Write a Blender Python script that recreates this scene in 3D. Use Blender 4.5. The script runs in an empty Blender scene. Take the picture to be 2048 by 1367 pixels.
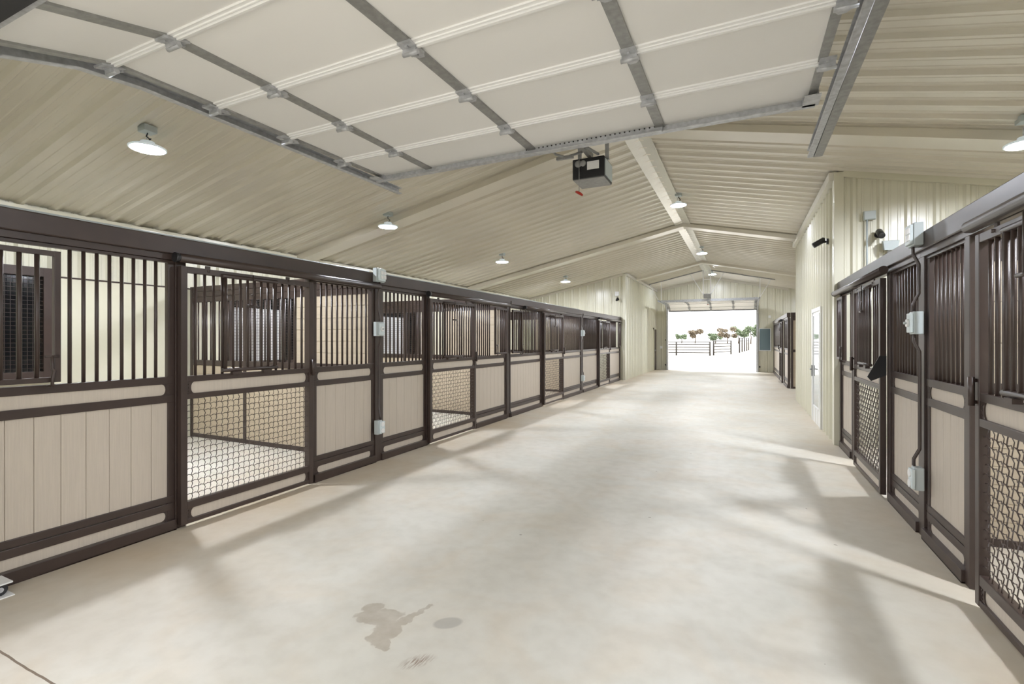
import bpy, math, random
from mathutils import Vector, Matrix
R = random.Random(7)
PI = math.pi
C = bpy.context.scene.collection
SC = bpy.context.scene

# ------------------------------------------------------------------ mesh builder
class MB:
    def __init__(self): self.v = []; self.f = []; self.s = []
    def face(self, idx, smooth=False): self.f.append(tuple(idx)); self.s.append(smooth)
    def box(self, x0, x1, y0, y1, z0, z1):
        b = len(self.v)
        self.v += [(x, y, z) for z in (z0, z1) for y in (y0, y1) for x in (x0, x1)]
        for q in ((0,2,3,1),(4,5,7,6),(0,1,5,4),(2,6,7,3),(0,4,6,2),(1,3,7,5)): self.face([b+i for i in q])
        return self
    def prism(self, poly, ext, smooth=False):
        """closed polygon of 3D points swept by the vector ext"""
        b = len(self.v); n = len(poly); e = Vector(ext)
        self.v += [tuple(p) for p in poly] + [tuple(Vector(p)+e) for p in poly]
        self.face([b+i for i in range(n)][::-1]); self.face([b+n+i for i in range(n)])
        for i in range(n):
            j = (i+1) % n; self.face([b+i, b+j, b+n+j, b+n+i], smooth)
        return self
    def tube(self, pts, r, n=8, closed=False):
        pts = [Vector(p) for p in pts]; b = len(self.v); m = len(pts); rs = r if isinstance(r, (list, tuple)) else [r]*m
        ref = None
        for i, p in enumerate(pts):
            t = (pts[min(i+1, m-1)] - pts[max(i-1, 0)]).normalized()
            if ref is None: ref = Vector((0,0,1)) if abs(t.z) < .9 else Vector((1,0,0))
            u = (ref - t*ref.dot(t)).normalized(); w = t.cross(u); ref = u
            for k in range(n):
                a = 2*PI*k/n + PI/n; self.v.append(tuple(p + (u*math.cos(a) + w*math.sin(a))*rs[i]))
        for i in range(m-1):
            for k in range(n):
                l = (k+1) % n; self.face([b+i*n+k, b+i*n+l, b+(i+1)*n+l, b+(i+1)*n+k], n > 5)
        self.face([b+k for k in range(n)][::-1]); self.face([b+(m-1)*n+k for k in range(n)])
        return self
    def cyl(self, p, q, r, n=12): return self.tube([p, q], r, n)
    def lathe(self, prof, n=20, c=(0,0,0)):
        """profile of (radius, z) turned about the z axis through c"""
        b = len(self.v)
        for r, z in prof:
            for k in range(n):
                a = 2*PI*k/n; self.v.append((c[0]+r*math.cos(a), c[1]+r*math.sin(a), c[2]+z))
        for i in range(len(prof)-1):
            for k in range(n):
                l = (k+1) % n; self.face([b+i*n+k, b+i*n+l, b+(i+1)*n+l, b+(i+1)*n+k], True)
        self.face([b+k for k in range(n)][::-1]); self.face([b+(len(prof)-1)*n+k for k in range(n)])
        return self
    def mesh(self, name, m):
        me = bpy.data.meshes.new(name); me.from_pydata(self.v, [], self.f)
        me.polygons.foreach_set('use_smooth', self.s)
        if m: me.materials.append(m)
        me.validate(); me.update(); return me

def link(name, me, parent=None, loc=None, bevel=0):
    o = bpy.data.objects.new(name, me); C.objects.link(o)
    if parent: o.parent = parent
    if loc: o.location = loc
    if bevel:
        b = o.modifiers.new('bevel', 'BEVEL'); b.width = bevel; b.segments = 2; b.limit_method = 'ANGLE'; b.angle_limit = math.radians(40)
    return o
def obj(name, mb, m, parent=None, loc=None, bevel=0):
    return link(name, mb.mesh(name, m), parent, loc, bevel)
def tag(o, label, cat, group=None, kind=None):
    o['label'] = label; o['category'] = cat
    if group: o['group'] = group
    if kind: o['kind'] = kind
    return o
def struct(name, mb, m, parent=None, bevel=0, label=None):
    o = obj(name, mb, m, parent, None, bevel)
    if parent is None: o['kind'] = 'structure'
    if label: o['label'] = label
    return o
def thing(name, label, cat, loc=(0,0,0), rz=0, group=None):
    o = bpy.data.objects.new(name, None); C.objects.link(o); o.empty_display_size = .1
    o.location = loc; o.rotation_euler = (0,0,rz)
    return tag(o, label, cat, group)

# ------------------------------------------------------------------ materials
def s2l(c):
    return tuple(((x/255/12.92) if x/255 <= .04045 else ((x/255+.055)/1.055)**2.4) for x in c) + (1,)
def mat(name, col, rough=.5, metal=0, noise=None, bump=None, coat=0, spec=.5):
    """principled material; noise = (scale xyz, amount) mottles the colour, bump = (scale xyz, strength)"""
    m = bpy.data.materials.new(name); m.use_nodes = True; nt = m.node_tree; n = nt.nodes; p = n['Principled BSDF']
    c = s2l(col); p.inputs['Base Color'].default_value = c; p.inputs['Roughness'].default_value = rough; p.inputs['Metallic'].default_value = metal
    p.inputs['Coat Weight'].default_value = coat; p.inputs['Coat Roughness'].default_value = .2; p.inputs['Specular IOR Level'].default_value = spec
    tc = n.new('ShaderNodeTexCoord')
    def nz(scale, detail=4):
        mp = n.new('ShaderNodeMapping'); mp.inputs['Scale'].default_value = scale; nt.links.new(tc.outputs['Object'], mp.inputs[0])
        t = n.new('ShaderNodeTexNoise'); t.inputs['Detail'].default_value = detail; t.inputs['Scale'].default_value = 1; nt.links.new(mp.outputs[0], t.inputs[0]); return t
    if noise:
        t = nz(noise[0]); r = n.new('ShaderNodeValToRGB'); a = noise[1]
        r.color_ramp.elements[0].position = .3; r.color_ramp.elements[1].position = .7
        r.color_ramp.elements[0].color = tuple(x*(1-a) for x in c[:3])+(1,); r.color_ramp.elements[1].color = tuple(min(1, x*(1+a)) for x in c[:3])+(1,)
        nt.links.new(t.outputs[0], r.inputs[0]); nt.links.new(r.outputs[0], p.inputs['Base Color'])
    if bump:
        t = nz(bump[0]); b = n.new('ShaderNodeBump'); b.inputs['Strength'].default_value = bump[1]; b.inputs['Distance'].default_value = .01
        nt.links.new(t.outputs[0], b.inputs['Height']); nt.links.new(b.outputs[0], p.inputs['Normal'])
    return m
def emit(name, col, strength):
    m = bpy.data.materials.new(name); m.use_nodes = True; n = m.node_tree.nodes; p = n['Principled BSDF']
    p.inputs['Base Color'].default_value = s2l(col); p.inputs['Emission Color'].default_value = s2l(col); p.inputs['Emission Strength'].default_value = strength
    return m

M = {}
M['brown'] = mat('brown_enamel', (60,48,43), .36, 0, noise=((6,6,6), .12))
M['tan'] = mat('composite_board', (188,177,163), .5, 0, noise=((90,90,3), .05), bump=((260,260,4), .25))
M['tanrail'] = mat('partition_board', (186,172,150), .5, 0, noise=((3,90,90), .05))
M['stone'] = mat('light_stone_steel', (210,204,190), .3, 0, noise=((1.2,1.2,1.2), .04), coat=.4)
M['wallst'] = mat('light_stone_wall_steel', (208,205,186), .32, 0, noise=((1.2,1.2,1.2), .03), coat=.25)
M['liner'] = mat('smooth_liner', (208,204,182), .45, 0, noise=((1.5,1.5,1.5), .03))
M['foil'] = mat('folded_trim_steel', (226,224,216), .22, .3, bump=((1,7,3), .5))
M['galv'] = mat('galvanised_steel', (186,188,192), .4, .3, noise=((25,25,25), .18))
M['galvd'] = mat('dull_galvanised_steel', (150,150,148), .45, .3, noise=((25,25,25), .15))
M['door'] = mat('white_backed_insulation', (244,243,241), .6, 0, bump=((3,5,5), .12))
M['lip'] = mat('white_section_rail', (250,250,250), .25, 0)
M['black'] = mat('black_plastic', (28,28,30), .4)
M['rubber'] = mat('dark_rubber', (40,40,42), .7)
M['grey'] = mat('pvc_grey', (178,186,186), .45)
M['white'] = mat('white_paint', (230,230,228), .35)
M['lightblue'] = mat('weatherproof_cover', (205,215,216), .4)
M['red'] = mat('red_plastic', (170,45,30), .45)
M['glassd'] = mat('dark_pane', (20,22,24), .08, 0)
M['mirror'] = mat('blue_grey_pane', (118,138,146), .12, .3)
M['conduit'] = mat('brown_conduit', (58,48,44), .3)
M['frost'] = emit('frosted_shade', (205,215,220), .5)
M['lens'] = emit('lamp_lens', (240,245,255), 820)
M['trunk'] = mat('bark', (92,76,60), .9)
M['leaf'] = mat('leaves', (122,136,108), .8, 0, noise=((1.5,1.5,1.5), .4))
M['leafr'] = mat('rusty_leaves', (128,116,98), .8, 0, noise=((1.5,1.5,1.5), .3))
M['pipe'] = mat('weathered_pipe', (60,56,52), .7)
M['dirt'] = mat('pale_ground', (190,185,176), .95, 0, noise=((.4,.4,.4), .12))
M['roof'] = mat('roof_deck', (150,150,148), .6)
def glass():
    m = bpy.data.materials.new('clear_glass'); m.use_nodes = True; p = m.node_tree.nodes['Principled BSDF']
    p.inputs['Base Color'].default_value = (.75,.8,.82,1); p.inputs['Roughness'].default_value = .03; p.inputs['Metallic'].default_value = .65
    return m
M['glass'] = glass()

def concrete():
    m = bpy.data.materials.new('sealed_concrete'); m.use_nodes = True; nt = m.node_tree; n = nt.nodes; p = n['Principled BSDF']; L = nt.links.new
    tc = n.new('ShaderNodeTexCoord'); P = tc.outputs['Object']
    def noise(scale, det=4, dist=0, out=0):
        t = n.new('ShaderNodeTexNoise'); t.inputs['Scale'].default_value = scale; t.inputs['Detail'].default_value = det; t.inputs['Distortion'].default_value = dist; L(P, t.inputs[0]); return t.outputs[out]
    def math_(op, a, b=None, clamp=False):
        k = n.new('ShaderNodeMath'); k.operation = op; k.use_clamp = clamp
        for i, x in enumerate((a, b)):
            if x is None: continue
            if isinstance(x, (int, float)): k.inputs[i].default_value = x
            else: L(x, k.inputs[i])
        return k.outputs[0]
    def ramp(x, stops):
        r = n.new('ShaderNodeValToRGB'); e = r.color_ramp.elements
        while len(e) < len(stops): e.new(.5)
        for q, (pos, c) in zip(e, stops): q.position = pos; q.color = c if len(c) == 4 else s2l(c)
        L(x, r.inputs[0]); return r.outputs[0]
    def mix(f, a, b):
        k = n.new('ShaderNodeMix'); k.data_type = 'RGBA'
        if isinstance(f, (int, float)): k.inputs[0].default_value = f
        else: L(f, k.inputs[0])
        for i, x in ((6, a), (7, b)):
            if isinstance(x, tuple): k.inputs[i].default_value = x
            else: L(x, k.inputs[i])
        return k.outputs[2]
    sx = n.new('ShaderNodeSeparateXYZ'); L(P, sx.inputs[0]); X, Y = sx.outputs[0], sx.outputs[1]
    col = ramp(noise(.55, 5, .6), [(.3, (192,188,177)), (.5, (203,200,190)), (.72, (210,205,195))])
    col = mix(math_('MULTIPLY', ramp(noise(1.7, 6, 1.2), [(.45, (0,0,0,1)), (.7, (1,1,1,1))]), .22), col, s2l((196,172,138)))
    col = mix(math_('MULTIPLY', ramp(noise(9, 4), [(.4, (0,0,0,1)), (.75, (1,1,1,1))]), .18), col, s2l((150,142,126)))
    # tracked-in dirt by the stall fronts
    def band(centre, width):
        d = math_('ABSOLUTE', math_('SUBTRACT', X, centre)); d = math_('SUBTRACT', 1, math_('DIVIDE', d, width), True)
        return math_('MULTIPLY', d, noise(1.1, 5), True)
    col = mix(math_('MULTIPLY', band(-4.0, 1.5), .9, True), col, s2l((172,146,108)))
    col = mix(math_('MULTIPLY', band(1.2, .9), .8, True), col, s2l((178,158,128)))
    # water splash, drying spot, rust scuff
    warp = n.new('ShaderNodeTexNoise'); warp.inputs['Scale'].default_value = 11; warp.inputs['Detail'].default_value = 5; L(P, warp.inputs[0])
    wv = n.new('ShaderNodeVectorMath'); wv.operation = 'MULTIPLY_ADD'; L(warp.outputs[1], wv.inputs[0]); wv.inputs[1].default_value = (.13,.13,0); L(P, wv.inputs[2])
    def blob(cx, cy, rx, ry, rot, src, soft=.12):
        mp = n.new('ShaderNodeMapping'); mp.vector_type = 'TEXTURE'; mp.inputs['Location'].default_value = (cx, cy, 0); mp.inputs['Rotation'].default_value = (0,0,rot); mp.inputs['Scale'].default_value = (rx, ry, 1e6)
        L(src, mp.inputs[0]); v = n.new('ShaderNodeVectorMath'); v.operation = 'LENGTH'; L(mp.outputs[0], v.inputs[0])
        return math_('DIVIDE', math_('SUBTRACT', 1, v.outputs['Value']), soft, True)
    W = wv.outputs[0]; o = .065
    wet = blob(-1.78+o, 2.07+o, .13, .085, .5, W)
    for b in ((-1.87,2.13,.07,.05,.9), (-1.66,1.98,.075,.11,.2), (-1.62,2.14,.03,.1,-.35), (-1.597,2.25,.018,.07,-.3), (-1.6,1.9,.05,.04,0)):
        wet = math_('MAXIMUM', wet, blob(b[0]+o, b[1]+o, b[2], b[3], b[4], W))
    dry = blob(-1.41, 2.186, .085, .055, .7, P, .2)
    col = mix(math_('MULTIPLY', math_('MULTIPLY', wet, math_('ADD', noise(14), .35), True), .62), col, s2l((150,138,122)))
    col = mix(math_('MULTIPLY', dry, .5), col, s2l((146,142,136)))
    st = n.new('ShaderNodeTexNoise'); st.inputs['Scale'].default_value = 1; st.inputs['Detail'].default_value = 3
    mp = n.new('ShaderNodeMapping'); mp.inputs['Rotation'].default_value = (0,0,.35); mp.inputs['Scale'].default_value = (160,18,1); L(P, mp.inputs[0]); L(mp.outputs[0], st.inputs[0])
    rust = math_('MULTIPLY', blob(-1.37, 1.865, .1, .05, .9, P, .8), ramp(st.outputs[0], [(.4, (0,0,0,1)), (.6, (1,1,1,1))]))
    col = mix(math_('MULTIPLY', rust, .8), col, s2l((112,80,58)))
    # specks and chips
    vo = n.new('ShaderNodeTexVoronoi'); vo.inputs['Scale'].default_value = 2.2; L(P, vo.inputs[0])
    sp = math_('LESS_THAN', math_('ADD', vo.outputs['Distance'], math_('MULTIPLY', noise(30), .05)), .05)
    col = mix(math_('MULTIPLY', sp, .55), col, s2l((104,92,78)))
    # joint sawn across the doorway
    j = math_('ABSOLUTE', math_('SUBTRACT', math_('SUBTRACT', Y, 1.065), math_('MULTIPLY', math_('SUBTRACT', noise(3), .5), .03)))
    jl = math_('LESS_THAN', j, .005); col = mix(math_('MULTIPLY', jl, .85), col, s2l((92,70,50)))
    L(col, p.inputs['Base Color'])
    L(ramp(noise(1.3, 5), [(.3, (.6,.6,.6,1)), (.7, (.75,.75,.75,1))]), p.inputs['Roughness']); p.inputs['Specular IOR Level'].default_value = .4
    b = n.new('ShaderNodeBump'); b.inputs['Strength'].default_value = .12; b.inputs['Distance'].default_value = .01; L(noise(5, 6), b.inputs['Height']); L(b.outputs[0], p.inputs['Normal'])
    return m
M['floor'] = concrete()

# ------------------------------------------------------------------ building shell
XL, XR = -4.06, 1.24            # stall front planes, left and right of the aisle
EL, ER = -7.72, 4.87            # outer walls
YF, YE = .62, 24.8              # inner faces of the two gable walls
RX, RZ, SL = -1.38, 4.46, .212  # ridge and pitch of the liner pans
def roofz(x): return RZ - SL*abs(x-RX)

def ribsheet(a0, a1, fn, first, depth=.036, thick=0):
    """steel sheet with a tall rib every 0.305 m and two low swages between; fn(a, h, t) -> point, t = 0..1 along the rib"""
    P = .3048; prof = [(a0, 0)]; k = math.floor((a0-first)/P)
    pts = []
    while first + k*P < a1 + P:
        c = first + k*P
        pts += [(c-.045, 0), (c-.018, depth), (c+.018, depth), (c+.045, 0)]
        for q in (P/3, 2*P/3): pts += [(c+q-.016, 0), (c+q-.009, .005), (c+q+.009, .005), (c+q+.016, 0)]
        k += 1
    prof += [p for p in pts if a0 < p[0] < a1] + [(a1, 0)]
    mb = MB()
    for a, h in prof: mb.v += [fn(a, h, 0), fn(a, h, 1)]
    for i in range(len(prof)-1): mb.face([2*i, 2*i+2, 2*i+3, 2*i+1])
    return mb

fl = MB().box(-9, 6.5, -4, YE+.15, -.2, 0)
struct('floor', fl, M['floor'])
struct('ground', MB().box(-160, 160, YE+.15, 330, -.25, -.05), M['dirt'])
struct('ground_front', MB().box(-160, 160, -60, -4, -.25, -.05), M['dirt'])
for s, nm in ((-1, 'ceiling_left'), (1, 'ceiling_right')):
    e = EL-.02 if s < 0 else ER+.02
    def fn(a, h, t, e=e):
        x = RX + (e-RX)*t; return (x, a, roofz(x)-h)
    struct(nm, ribsheet(YF-.05, YE+.05, fn, .2866), M['stone'])
rd = MB()
for x0, x1 in ((EL-.4, RX), (RX, ER+.4)):
    z0, z1 = roofz(x0)+.16, roofz(x1)+.16
    rd.prism([(x0, YF-1.4, z0), (x1, YF-1.4, z1), (x1, YF-1.4, z1+.05), (x0, YF-1.4, z0+.05)], (0, YE-YF+1.8, 0))  # front overhang is added, out of view, to hold skylight off the near doorway
struct('roof', rd, M['roof'])
# folded ridge cap in three runs between the frames
rc = MB()
for y0, y1 in ((YF, 6.62), (7.0, 13.0), (13.36, 19.5), (19.86, YE)):
    ys = [y0 + (y1-y0)*i/10 for i in range(11)]
    for i in range(10):
        b = len(rc.v)
        for y in ys[i:i+2]:
            w = .006*math.sin(y*5.3) if y > 9 else 0
            for x, z in ((RX-.185, roofz(RX-.185)-.032), (RX-.178, roofz(RX-.178)-.04), (RX+w, roofz(RX)-.034), (RX+.178, roofz(RX+.178)-.04), (RX+.185, roofz(RX+.185)-.032)): rc.v.append((x, y, z))
        for k in range(4): rc.face([b+k, b+k+1, b+6+k, b+5+k])
struct('trim_1', rc, M['foil'], label='folded pale steel ridge cap along the peak of the ceiling')
# boxed frame rafters
n = 2
for y in (6.64, 13.02, 19.52):
    mb = MB()
    for e in (EL, ER):
        a = [(RX, y, roofz(RX)-.028), (e, y, roofz(e)-.028), (e, y, roofz(e)-.14), (RX, y, roofz(RX)-.115)]
        mb.prism(a if e < RX else a[::-1], (0, .33, 0))
    struct('trim_%d' % n, mb, M['stone'], label='tan boxed frame rafter crossing the ceiling'); n += 1

def wall_x(name, x, y0, y1, z0, ztop, nrm, first, m, depth=.036):
    """ribbed wall in the plane x, facing nrm"""
    def fn(a, h, t): return (x + nrm*h, a, z0 + (ztop-z0)*t)
    return struct(name, ribsheet(y0, y1, fn, first, depth), m)
def wall_y(name, y, x0, x1, z0, nrm, first, m, top=None, depth=.03):
    def fn(a, h, t): return (a, y + nrm*h, z0 + ((roofz(a)+.17 if top is None else top)-z0)*t)
    return struct(name, ribsheet(x0, x1, fn, first, depth), m)

# outer walls behind the stalls: smooth liner below, ribbed steel above
wl = struct('wall_left', MB().box(EL-.1, EL-.035, YF-.2, YE+.2, -.1, roofz(EL)+.16), M['liner'])
struct('upper_cladding', ribsheet(YF, 17.85, lambda a, h, t: (EL-.034+h, a, 2.28+(roofz(EL)+.1-2.28)*t), .2866), M['wallst'], wl)
struct('kick_liner', MB().box(EL-.036, EL-.012, YF, 17.85, 0, 2.27), M['liner'], wl)
struct('ledge_trim', MB().box(EL-.034, EL-.004, YF, 17.85, 2.262, 2.282), M['brown'], wl)
struct('trim_5', MB().box(EL-.03, EL+.05, YF, 17.85, roofz(EL)-.085, roofz(EL)-.036), M['wallst'], label='pale eave trim under the ceiling ribs on the left')
wr = struct('wall_right', MB().box(ER+.035, ER+.1, YF-.2, YE+.2, -.1, roofz(ER)+.16), M['liner'])
struct('upper_cladding', ribsheet(YF, YE, lambda a, h, t: (ER+.034-h, a, 2.28+(roofz(ER)+.1-2.28)*t), .2866), M['wallst'], wr)
struct('kick_liner', MB().box(ER+.012, ER+.036, YF, 8.2, 0, 2.27), M['liner'], wr)
# gable walls with their openings
DX0, DX1, DH = -3.33, .57, 3.06
def gable(name, yin, d, yb, z_op=DH):
    mb = MB()
    def strip(x0, x1, z0, t0, t1): mb.prism([(x0, yin, z0), (x1, yin, z0), (x1, yin, t1), (x0, yin, t0)], (0, d*.16, 0))
    strip(EL-.1, DX0, -.1, roofz(EL)+.17, roofz(DX0)+.17); strip(DX1, ER+.1, -.1, roofz(DX1)+.17, roofz(ER)+.17)
    strip(DX0, RX, z_op, roofz(DX0)+.17, roofz(RX)+.17); strip(RX, DX1, z_op, roofz(RX)+.17, roofz(DX1)+.17)
    return struct(name, mb, M['wallst'])
gable('wall_front', YF, -1, 0)
we = gable('wall_end', YE+.02, 1, 0)
for x0, x1, z0 in ((EL, DX0, 0), (DX0, DX1, DH), (DX1, ER, 0)):
    struct('cladding', ribsheet(x0, x1, lambda a, h, t, z0=z0: (a, YE+.018-h, z0+(roofz(a)+.1-z0)*t), DX0+.03, .022), M['wallst'], we)
# tack room block on the left, feed room block on the right
BL, BR = -3.9, 1.205
wall_y('wall_left_block_front', 17.85, EL, BL-.02, 0, -1, BL-.2, M['wallst'])
wall_x('wall_left_block', BL, 17.85, YE, 0, roofz(BL)+.05, 1, 17.98, M['wallst'])
wall_y('wall_right_block_front', 8.24, BR+.02, ER, 0, -1, BR+.2, M['wallst'])
wall_x('wall_right_block', BR, 8.24, 13.85, 0, roofz(BR)+.05, -1, 8.38, M['wallst'])
wall_y('wall_right_block_back', 13.85, BR, ER, 0, 1, BR+.2, M['wallst'])
# corner and top trims of the blocks
def slope_trim(mb, x0, x1, y, drop, h, d):
    mb.prism([(x0, y, roofz(x0)-drop-h), (x1, y, roofz(x1)-drop-h), (x1, y, roofz(x1)-drop), (x0, y, roofz(x0)-drop)], (0, d, 0))
t = MB().box(BR-.042, BR+.075, 8.19, 8.3, 0, roofz(BR)-.06); struct('trim_6', t, M['wallst'], bevel=.004, label='pale corner trim where the right wall block begins')
t = MB(); slope_trim(t, BR+.07, ER, 8.24, .034, .085, -.05); struct('trim_7', t, M['wallst'], label='sloped tan trim over the ribbed wall above the right stalls')
struct('trim_8', MB().box(BR-.1, BR, 8.24, 13.85, roofz(BR)-.16, roofz(BR)-.04), M['foil'], label='shiny top trim along the right wall block')
t = MB().box(BL-.07, BL+.035, 17.8, 17.9, 0, roofz(BL)-.06); struct('trim_9', t, M['wallst'], bevel=.004, label='pale corner trim where the left wall block begins')
t = MB(); slope_trim(t, EL, BL-.07, 17.85, .034, .07, -.05); struct('trim_10', t, M['stone'], label='sloped tan trim over the ribbed wall above the left stalls')
struct('trim_11', MB().box(BL, BL+.09, 17.9, YE, roofz(BL)-.12, roofz(BL)-.033), M['foil'], label='shiny top trim along the left wall block')
t = MB()
for x0, x1 in ((BL, RX), (RX, BR+.6)): slope_trim(t, x0, x1, YE-.01, .034, .1, -.05)
struct('trim_12', t, M['stone'], label='tan rake trim over the far gable wall')
t = MB().box(DX0-.05, DX0+.02, YE-.06, YE+.18, 0, DH).box(DX1-.02, DX1+.05, YE-.06, YE+.18, 0, DH).box(DX0, DX1, YE-.04, YE+.18, DH-.03, DH+.04)
struct('trim_13', t, M['galvd'], label='dark metal jamb round the far doorway')

# side doors and the glazed pane on the end wall
d1 = struct('door_1', MB().box(BR-.035, BR+.02, 9.5, 10.62, 0, 2.03).box(BR-.05, BR-.03, 9.5, 9.56, 0, 2.05).box(BR-.05, BR-.03, 10.56, 10.62, 0, 2.05).box(BR-.049, BR-.031, 9.55, 10.57, 1.98, 2.045), M['white'], label='white glazed side door in the right wall block')
obj('pane', MB().box(BR-.042, BR-.034, 9.68, 10.42, .3, 1.92), M['glass'], d1)
obj('glazing_bead', MB().box(BR-.05, BR-.036, 9.65, 9.69, .28, 1.94).box(BR-.05, BR-.036, 10.41, 10.45, .28, 1.94).box(BR-.049, BR-.037, 9.67, 10.43, .282, .31).box(BR-.049, BR-.037, 9.67, 10.43, 1.91, 1.938), M['white'], d1)
obj('door_handle', MB().box(BR-.07, BR-.035, 10.46, 10.52, .82, 1.02).cyl((BR-.09, 10.49, .95), (BR-.09, 10.34, .95), .012).cyl((BR-.09, 10.49, .95), (BR-.05, 10.49, .95), .012), M['galvd'], d1)
d2 = struct('door_2', MB().box(BL-.02, BL+.04, 24.08, 24.76, 0, 1.96), M['brown'], label='brown side door in the left wall block by the far corner')
obj('door_frame', MB().box(BL, BL+.055, 24.02, 24.08, 0, 2.03).box(BL, BL+.055, 24.02, 24.76, 1.96, 2.03), M['wallst'], d2)
obj('door_handle', MB().lathe([(.012,0),(.03,.02),(.03,.05),(.01,.06)], 12, (0,0,0)), M['galvd'], d2, (BL+.045, 24.16, .95)).rotation_euler = (0, PI/2, 0)
w0 = struct('window_1', MB().box(.64, .68, YE-.06, YE+.0, .96, 1.98).box(1.1, 1.14, YE-.06, YE, .96, 1.98).box(.67, 1.11, YE-.058, YE, .962, .99).box(.67, 1.11, YE-.058, YE, 1.95, 1.978), M['white'], label='blue grey pane in a white frame beside the far doorway')
obj('pane', MB().box(.68, 1.1, YE-.045, YE-.025, .98, 1.96), M['mirror'], w0)

# ------------------------------------------------------------------ stall joinery
def frame_at(side, y0, y1):
    """location and turn of a front panel: local x runs along the front, local -y faces the aisle"""
    return ((XL, y0, 0), PI/2) if side == 'L' else ((XR, y1, 0), -PI/2)
_cache = {}
def bar_mesh(z0, z1, r=.0115):
    k = ('bar', round(z1-z0, 3), r)
    if k not in _cache: _cache[k] = MB().cyl((0,0,0), (0,0,z1-z0), r, 10).mesh('bar', M['brown'])
    return _cache[k]
def bars(parent, x0, x1, y, z0, z1, pitch=.076, r=.0115):
    n = max(1, round((x1-x0)/pitch)-1); me = bar_mesh(z0, z1, r); st = (x1-x0)/(n+1)
    for i in range(n): link('bar', me, parent, (x0+st*(i+1), y, z0))
def planks(x0, x1, y0, y1, z0, z1, w=.14):
    """upright tongue and groove boards as one grooved slab"""
    n = max(1, round((x1-x0)/w)); s = (x1-x0)/n; g = .0025; fr = [(x0, y0, z0)]
    for i in range(1, n):
        c = x0+s*i; fr += [(c-g, y0, z0), (c, y0+.006, z0), (c+g, y0, z0)]
    fr += [(x1, y0, z0)]; bk = [(p[0], y1-(p[1]-y0), z0) for p in fr][::-1]
    return MB().prism(fr + bk, (0, 0, z1-z0))
def planks_h(x0, x1, y0, y1, z0, z1, w=.14):
    n = max(1, round((z1-z0)/w)); s = (z1-z0)/n; g = .003; fr = [(x0, y0, z0)]
    for i in range(1, n):
        c = z0+s*i; fr += [(x0, y0, c-g), (x0, y0+.007, c), (x0, y0, c+g)]
    fr += [(x0, y0, z1)]; bk = [(x0, y1-(p[1]-y0), p[2]) for p in fr][::-1]
    return MB().prism(fr + bk, (x1-x0, 0, 0))
def gusset(parent, x, z0, z1, y, flip):
    """corner plate with a scooped edge and bolt heads"""
    h = z1-z0; s = -1 if flip else 1; pts = [(x, y, z0), (x+s*.062, y, z0)]
    for i in range(1, 8):
        a = PI*i/8; pts.append((x+s*(.062-.03*math.sin(a)), y, z0+h*(1-math.cos(a))/2))
    pts += [(x+s*.062, y, z1), (x, y, z1)]
    g = MB().prism(pts if not flip else pts[::-1], (0, .006, 0))
    for fx, fz in ((.014, .2), (.014, .8), (.014, .5)): g.lathe([(.006,0),(.006,.004),(.003,.006)], 8, (0,0,0)) if 0 else g.box(x+s*fx-.004, x+s*fx+.004, y-.004, y, z0+h*fz-.004, z0+h*fz+.004)
    return obj('gusset_plate', g, M['brown'], parent)
def hbox(mb, x0, x1, z0, z1, d0=-.045, d1=0): mb.box(x0, x1, -d1, -d0, z0, z1)   # d = distance towards the aisle

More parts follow.
